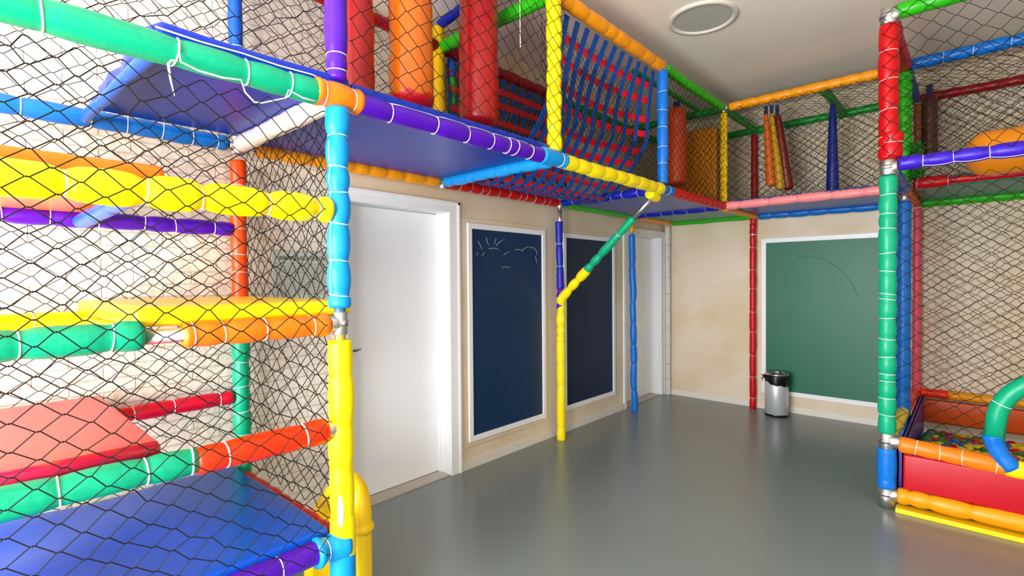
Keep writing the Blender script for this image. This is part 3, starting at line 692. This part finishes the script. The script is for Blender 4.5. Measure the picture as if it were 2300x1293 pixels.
# molded plastic rail behind the corner post
PV = [(1.02, 0), (1.02, .2), (1.02, .40), (1.02, .50), (1.012, .555), (.99, .595), (.955, .618), (.915, .62), (.87, .60), (.79, .53), (.70, .445), (.63, .375), (.59, .32), (.575, .25), (.57, .12), (.57, 0)]
bm = bmesh.new()
tube(bm, [(x, -5.06, z) for x, z in PV], .042, 16)
tube(bm, [(1.02, -5.06, .43), (1.022, -5.06, .445), (1.02, -5.06, .46)], [.045, .052, .045], 16)
a = [bm.verts.new((x, -5.078, z)) for x, z in PV]; b = [bm.verts.new((x, -5.042, z)) for x, z in PV]
bm.faces.new(a); bm.faces.new(b[::-1])
for i in range(len(PV)): bm.faces.new((a[i], b[i], b[(i+1)%len(PV)], a[(i+1)%len(PV)]))
tag(link('plastic_panel', bm, mat('yellow_plastic', '#F8CE00', .32)), 'rounded yellow plastic panel standing behind the yellow and blue corner post', 'panel')

# ================================================================ PUNCH BAGS
def bag(name, label, x, y, zb, zt, r, col, bottom=None, tilt=(0, 0), top=Z2, group=None, taper=.0, rough=.3):
    e = empty(name, label, 'punch bag', group, (x, y, zb))
    bm = bmesh.new(); n = 40; L = zt-zb; pts, rad = [], []
    for i in range(n+1):
        t = i/n; z = t*L
        rr = r*(1-taper*t)
        if z < r*.5: rr *= math.sqrt(max(.05, 1-(1-z/(r*.5))**2))*.92+.08
        if z > L-.05: rr *= 1-.25*(z-(L-.05))/.05
        rr *= 1+.04*noise.noise(Vector((x*5, y*5, z*7)))
        pts.append((tilt[0]*t, tilt[1]*t, z)); rad.append(rr)
    sd = x*7+y
    tube(bm, pts, rad, 24, True, lambda i, a: .05*noise.noise(Vector((math.cos(a)+sd, math.sin(a), i*.25))))
    link('bag_body', bm, mat('bag_'+col, col, rough, .5, bump=.3, bscale=9), e)
    if bottom:
        bm = bmesh.new(); R = []
        for k in range(32):
            a = 2*PI*k/32; R.append([bm.verts.new((math.cos(a)*q*(r*1.015), math.sin(a)*q*(r*1.015), z)) for q, z in ((.25, -.012), (.75, -.004), (.97, .03), (1.03, .055+.012*math.sin(6*a)))])
        for k in range(32):
            for j in range(3): bm.faces.new((R[k][j], R[k][j+1], R[(k+1)%32][j+1], R[(k+1)%32][j]))
        bm.faces.new([R[k][0] for k in range(32)])
        o = link('base_cap', bm, mat('bag_red', '#D80A10', .3), e); o['label'] = 'red cap with a jagged edge'
    bm = bmesh.new(); box(bm, tilt[0]-min(.03, r*.35), tilt[0]+min(.03, r*.35), tilt[1]-.004, tilt[1]+.004, L-.03, top-zb)
    link('hanging_strap', bm, mat('navy_strap', '#0A1A48', .7), e, False)
    return e
bag('punch_bag', 'long red punch bag beside the purple post', .70, -4.88, 2.33, 3.34, .098, '#A00408', top=3.38)
bag('punch_bag', 'orange punch bag with a jagged red base between two red bags', .76, -4.58, 2.40, 3.34, .113, '#DC6A06', bottom=1, top=3.38)
bag('punch_bag', 'long red punch bag with a glossy base beside the web bridge', .76, -4.085, 2.40, 3.34, .115, '#AC060C', top=3.38)
bag('punch_bag', 'rust orange punch bag with a flat red base between the blue and thin yellow posts', .88, -1.60, 2.365, 3.10, .088, '#B83C10')
bag('punch_bag', 'slim orange bag hanging in front of two others in the back walkway', 1.50, -.84, 2.385, 3.09, .048, '#C85A10', tilt=(-.04, -.03), taper=.55)
bag('punch_bag', 'slim mustard bag hanging between an orange and a dark red one', 1.575, -.80, 2.345, 3.09, .044, '#B48A10', tilt=(-.07, -.05), taper=.55)
bag('punch_bag', 'slim dark red bag hanging behind the mustard one', 1.635, -.76, 2.345, 3.08, .048, '#6A1206', tilt=(-.09, -.05), taper=.3)
bag('punch_bag', 'tapering navy bag hanging alone in the back walkway', 1.975, -.62, 2.285, 3.12, .056, '#0A2478', taper=.5)
bag('punch_bag', 'dark brown bag in shadow beside the green net bundle', 2.68, -.62, 2.50, 3.02, .06, '#4A1E10', top=3.13)

# ================================================================ WEB BRIDGE
wb = empty('web_bridge', 'sagging bridge of woven blue and red straps between the yellow and blue posts', 'rope bridge')
PR = [(1.085, 3.13), (1.07, 2.95), (1.065, 2.75), (1.055, 2.58), (.97, 2.46), (.87, 2.35), (.76, 2.25), (.62, 2.165), (.48, 2.15), (.34, 2.20), (.24, 2.34), (.18, 2.52), (.15, 2.75), (.135, 2.97), (.13, 3.12)]
def prof_pts(n):
    L = [0]
    for a, b in zip(PR, PR[1:]): L.append(L[-1]+math.dist(a, b))
    out = []
    for i in range(n+1):
        s = L[-1]*i/n; k = min(len(PR)-2, max(j for j in range(len(L)) if L[j] <= s+1e-9)); q = (s-L[k])/(L[k+1]-L[k])
        p = [PR[k][c]+(PR[k+1][c]-PR[k][c])*q for c in (0, 1)]
        t = [(PR[k+1][c]-PR[k][c]) for c in (0, 1)]; m = math.hypot(*t); out.append((p, (t[0]/m, t[1]/m), s))
    return out, L[-1]
def ribbon(bm, P, side, nrm, hw, th=.0016):
    prev = None
    for p, sd, nn in zip(P, side, nrm):
        q = [bm.verts.new(p+sd*hw+nn*th), bm.verts.new(p-sd*hw+nn*th), bm.verts.new(p-sd*hw-nn*th), bm.verts.new(p+sd*hw-nn*th)]
        if prev:
            for k in range(4): bm.faces.new((prev[k], prev[(k+1)%4], q[(k+1)%4], q[k]))
        else: bm.faces.new(q)
        prev = q
    bm.faces.new(prev[::-1])
pp, LL = prof_pts(84)
WBL = mat('blue_webbing', '#0E4CA8', .6, .3); WRD = mat('red_webbing', '#DC1020', .55, .3)
def dip(y, s):
    g = math.sin(PI*(y-Y1)/(Y2-Y1)); q = s/LL
    return .16*g*math.sin(PI*min(1, q/.45))*(1 if q < .45 else 0)
NB = 12; ys = [Y1+.075+k*(Y2-Y1-.15)/(NB-1) for k in range(NB)]
for y in ys:
    bm = bmesh.new(); P, Sd, Nn = [], [], []
    for (p, t, s) in pp:
        nn = Vector((t[1], 0, -t[0])); P.append(Vector((p[0]-dip(y, s), y+.006*noise.noise(Vector((s*3, y*9, 0))), p[1]))+nn*(-.004)); Sd.append(Vector((0, 1, 0))); Nn.append(nn)
    ribbon(bm, P, Sd, Nn, .025); o = link('strap', bm, WBL, wb, False); o['label'] = 'blue strap'
NR = 18
for k in range(NR):
    i = 4+round((84-8)*k/(NR-1)); (p, t, s) = pp[i]; nn = Vector((t[1], 0, -t[0])); tt = Vector((t[0], 0, t[1]))
    bm = bmesh.new(); P = []
    for q in range(31):
        y = Y1+.05+(Y2-Y1-.10)*q/30; P.append(Vector((p[0]-dip(y, s), y, p[1]))+nn*.004+tt*.006*noise.noise(Vector((y*4, k, 0))))
    ribbon(bm, P, [tt]*31, [nn]*31, .024); o = link('strap', bm, WRD, wb, False); o['label'] = 'red strap'
# ================================================================ ROLLER
bm = bmesh.new(); n = 30
P = [(2.905+.9*k/n, -1.52, 2.325) for k in range(n+1)]
tube(bm, P, [.148*math.sqrt(max(.03, 1-(1-min(1, .9*k/n/.12))**2)) for k in range(n+1)], 28)
tag(link('padded_roller', bm, mat('orange_roller', '#E88A10', .35, bump=.3, bscale=9)), 'fat orange padded roller lying behind the violet beam above the ball pit', 'roller')

# ================================================================ BALLS
random.seed(11)
bm = bmesh.new(); bmesh.ops.create_uvsphere(bm, u_segments=18, v_segments=12, radius=.0405)
for v in bm.verts:   # moulded seam round the middle
    if abs(v.co.z) < .002: v.co *= 1.012
base_me = {}
BC = dict(yellow='#E8C800', green='#0E7A34', red='#C80E1E', blue='#0E50B4')
for c, h in BC.items():
    me = bpy.data.meshes.new('play_ball'); bm.to_mesh(me); me.materials.append(mat('ball_'+c, h, .28)); base_me[c] = me
    for p in me.polygons: p.use_smooth = True
bm.free()
def ball(x, y, z, c):
    o = bpy.data.objects.new('play_ball', base_me[c]); C.objects.link(o); o.location = (x, y, z)
    o.rotation_euler = (random.uniform(0, 6), random.uniform(0, 6), 0)
    tag(o, 'small %s plastic ball loose in the ball pit' % c, 'ball', '%s balls in the ball pit' % c)
def hgt(x, y):
    t = max(0, min(1, (-y-.2)/1.1)); return .048+.15*t
nx, st = 9, .0865
rows = 24
for j in range(rows):
    y = Y4-.115-j*st*.97
    if y < YP+.165: break
    for i in range(nx):
        x = XP+.14+i*st+(j % 2)*st/2
        ball(x+random.uniform(-.004, .004), y+random.uniform(-.003, .003), hgt(x, y)+random.uniform(-.006, .022)*(1 if y < -.5 else .1)+.0, random.choices(['yellow', 'green', 'red', 'blue'], [.42, .27, .13, .18])[0])
for i in range(9):   # front row seen under the red wall
    ball(XP+.14+i*.09+random.uniform(-.003, .003), YP+.075, .105+random.uniform(-.004, .004), random.choices(['yellow', 'green', 'red', 'blue'], [.35, .3, .15, .2])[0])

# ================================================================ NETS
random.seed(5)
def N(label, *a, **k): 
    o = net('safety_net', label, *a, **k); tag(o, label, 'net'); return o
N('black net on the open front of the left climbing tower', (XF+.058, YN, L0), (0, 1, 0), (0, 0, 1), Y0-YN-.085, Z1-.085-L0, sag=.03, r=.0019)
N('black net above the teal beam at the upper front of the left tower', (XF-.02, YN, Z1+.045), (0, 1, 0), (0, 0, 1), Y0-YN-.01, Z2-Z1, sag=.03)
N('black net on the door side of the left tower between orange and blue posts', (XW, Y0+.035, L2), (1, 0, 0), (0, 0, 1), XF-XW-.02, Z1-L2, a=.046, b=.04, sag=.03, r=.0019)
N('black net below the yellow step on the door side of the tower', (XW, Y0+.035, L0+.04), (1, 0, 0), (0, 0, 1), XF-XW-.02, L2-L0-.05, a=.062, b=.05, sag=.03, r=.0019)
N('black net along the stone wall at the back of the left tower', (XW-.055, YN, L0), (0, 1, 0), (0, 0, 1), Y0-YN, Z1-L0, sag=.02)
N('black net high on the stone wall behind the upper left tower', (XW-.055, YN, Z1), (0, 1, 0), (0, 0, 1), Y0-YN, Z2-Z1, sag=.02)
N('black net in front of the punch bags above the purple beam', (XF+.05, Y0+.03, Z1+.045), (0, 1, 0), (0, 0, 1), Y1-Y0+.02, Z2-Z1, a=.055, b=.042, sag=.02)
N('black net against the wall behind the punch bags', (XW-.05, Y0, Z1), (0, 1, 0), (0, 0, 1), Y1-Y0, Z2-Z1+.1, sag=.02)
N('black net against the wall behind the web bridge', (XW-.05, Y1, Z1-.01), (0, 1, 0), (0, 0, 1), Y2-Y1, Z2-Z1, a=.022, b=.04, sag=.02)
N('black net between the bright blue post and the thin yellow corner post', (XF+.02, Y2-.02, Z1+.01), (0, 1, 0), (0, 0, 1), Y3-Y2, Z2-Z1, sag=.01)
N('black net against the left wall above the second blackboard', (XW-.05, Y2, Z1), (0, 1, 0), (0, 0, 1), Y4-Y2, Z2-Z1, a=.03, sag=.02)
N('black net across the walkway in front of the upright orange panel', (XW, Y3-.055, Z1+.02), (1, 0, 0), (0, 0, 1), XF-XW, Z2-Z1, a=.03, b=.035, sag=.005)
N('black net along the back walkway above the pale pink beam', (XF, Y3-.03, Z1+.02), (1, 0, 0), (0, 0, 1), XP-XF, Z2-Z1, sag=.02, a=.05, b=.04)
N('black net on the back wall behind the slim hanging bags', (XW, Y4+.04, Z1), (1, 0, 0), (0, 0, 1), XP-XW, Z2-Z1, sag=.008, a=.05, b=.04)
N('black net overhead between the amber and green top beams', (XF, Y3, Z2+.035), (1, 0, 0), (0, 1, -.01), XP-XF, Y4-Y3, sag=-.02, a=.045, b=.045)
cxh, czh = 3.365, .64
N('black net on the lower front of the ball pit tower around the green arch', (XP+.04, YP+.03, .42), (1, 0, 0), (0, 0, 1), XE-XP-.04, 1.70, a=.055, b=.04, sag=-.02,
  hole=lambda p: math.hypot(p.x-cxh, p.z-czh) < .31)
N('black net on the back wall above the ball pit', (XP+.03, Y4+.04, .42), (1, 0, 0), (0, 0, 1), XE-XP-.04, Z1-.42, sag=.008, a=.05, b=.035)
N('black net on the upper front of the ball pit tower beside the red post', (XP-.03, YP-.062, Z1+.02), (1, 0, 0), (0, 0, 1), XE-XP+.03, Z2-Z1, a=.06, b=.05, sag=.02)
N('black net across the middle of the ball pit tower under the bright blue top beam', (XP, Y3-.05, Z1+.03), (1, 0, 0), (0, 0, 1), XE-XP, Z2-Z1, sag=.0, a=.05, b=.035)
N('black net on the back wall at the top right of the ball pit tower', (XP, Y4+.04, Z1), (1, 0, 0), (0, 0, 1), XE-XP, Z2-Z1, sag=.008, a=.05, b=.04)
N('black net overhead between the bright blue and dark red top beams', (XP, Y3, Z2+.05), (1, 0, 0), (0, 1, 0), XE-XP, Y4-Y3, sag=-.02, a=.05, b=.05)
N('black net closing the walkway side of the ball pit tower', (XP-.045, YP+.04, .45), (0, 1, 0), (0, 0, 1), Y4-YP-.1, Z1-.5, a=.05, b=.04, sag=-.005)
N('black net bunched on the upper walkway side of the tower beside the red post', (XP-.05, YP+.05, Z1+.03), (0, 1, 0), (0, 0, 1), Y4-YP-.12, Z2-Z1, a=.05, b=.04, sag=-.005)
N('black net hanging just inside the blue and red web bridge', (.985, Y1+.06, 2.45), (0, 1, 0), (0, 0, 1), Y2-Y1-.12, .66, a=.028, b=.03, sag=.03)
N('second black net gathered against the wall above the web bridge', (XW-.035, Y1, 2.6), (0, 1, 0), (0, 0, 1), Y2-Y1, .6, a=.018, b=.045, sag=.02)
N('second black net layer behind the slim hanging bags', (XF, Y4+.052, Z1), (1, 0, 0), (0, 0, 1), XE-XF, Z2-Z1, a=.043, b=.034)
# green net bundle
bm = bmesh.new()
for k in range(26):
    random.seed(k); p = Vector((XP+.055+random.uniform(-.02, .05), Y3-.02+random.uniform(-.04, .04), 2.27)); P = []
    for q in range(14): P.append(p+Vector((.03*noise.noise(Vector((k, q*.5, 0)))*2, .03*noise.noise(Vector((k, q*.5, 7)))*2, .022*q)))
    tube(bm, P, .0035, 4)
tag(link('net_bundle', bm, mat('green_twine', '#1C8A22', .7)), 'bundle of green twine netting gathered on the green post', 'net')
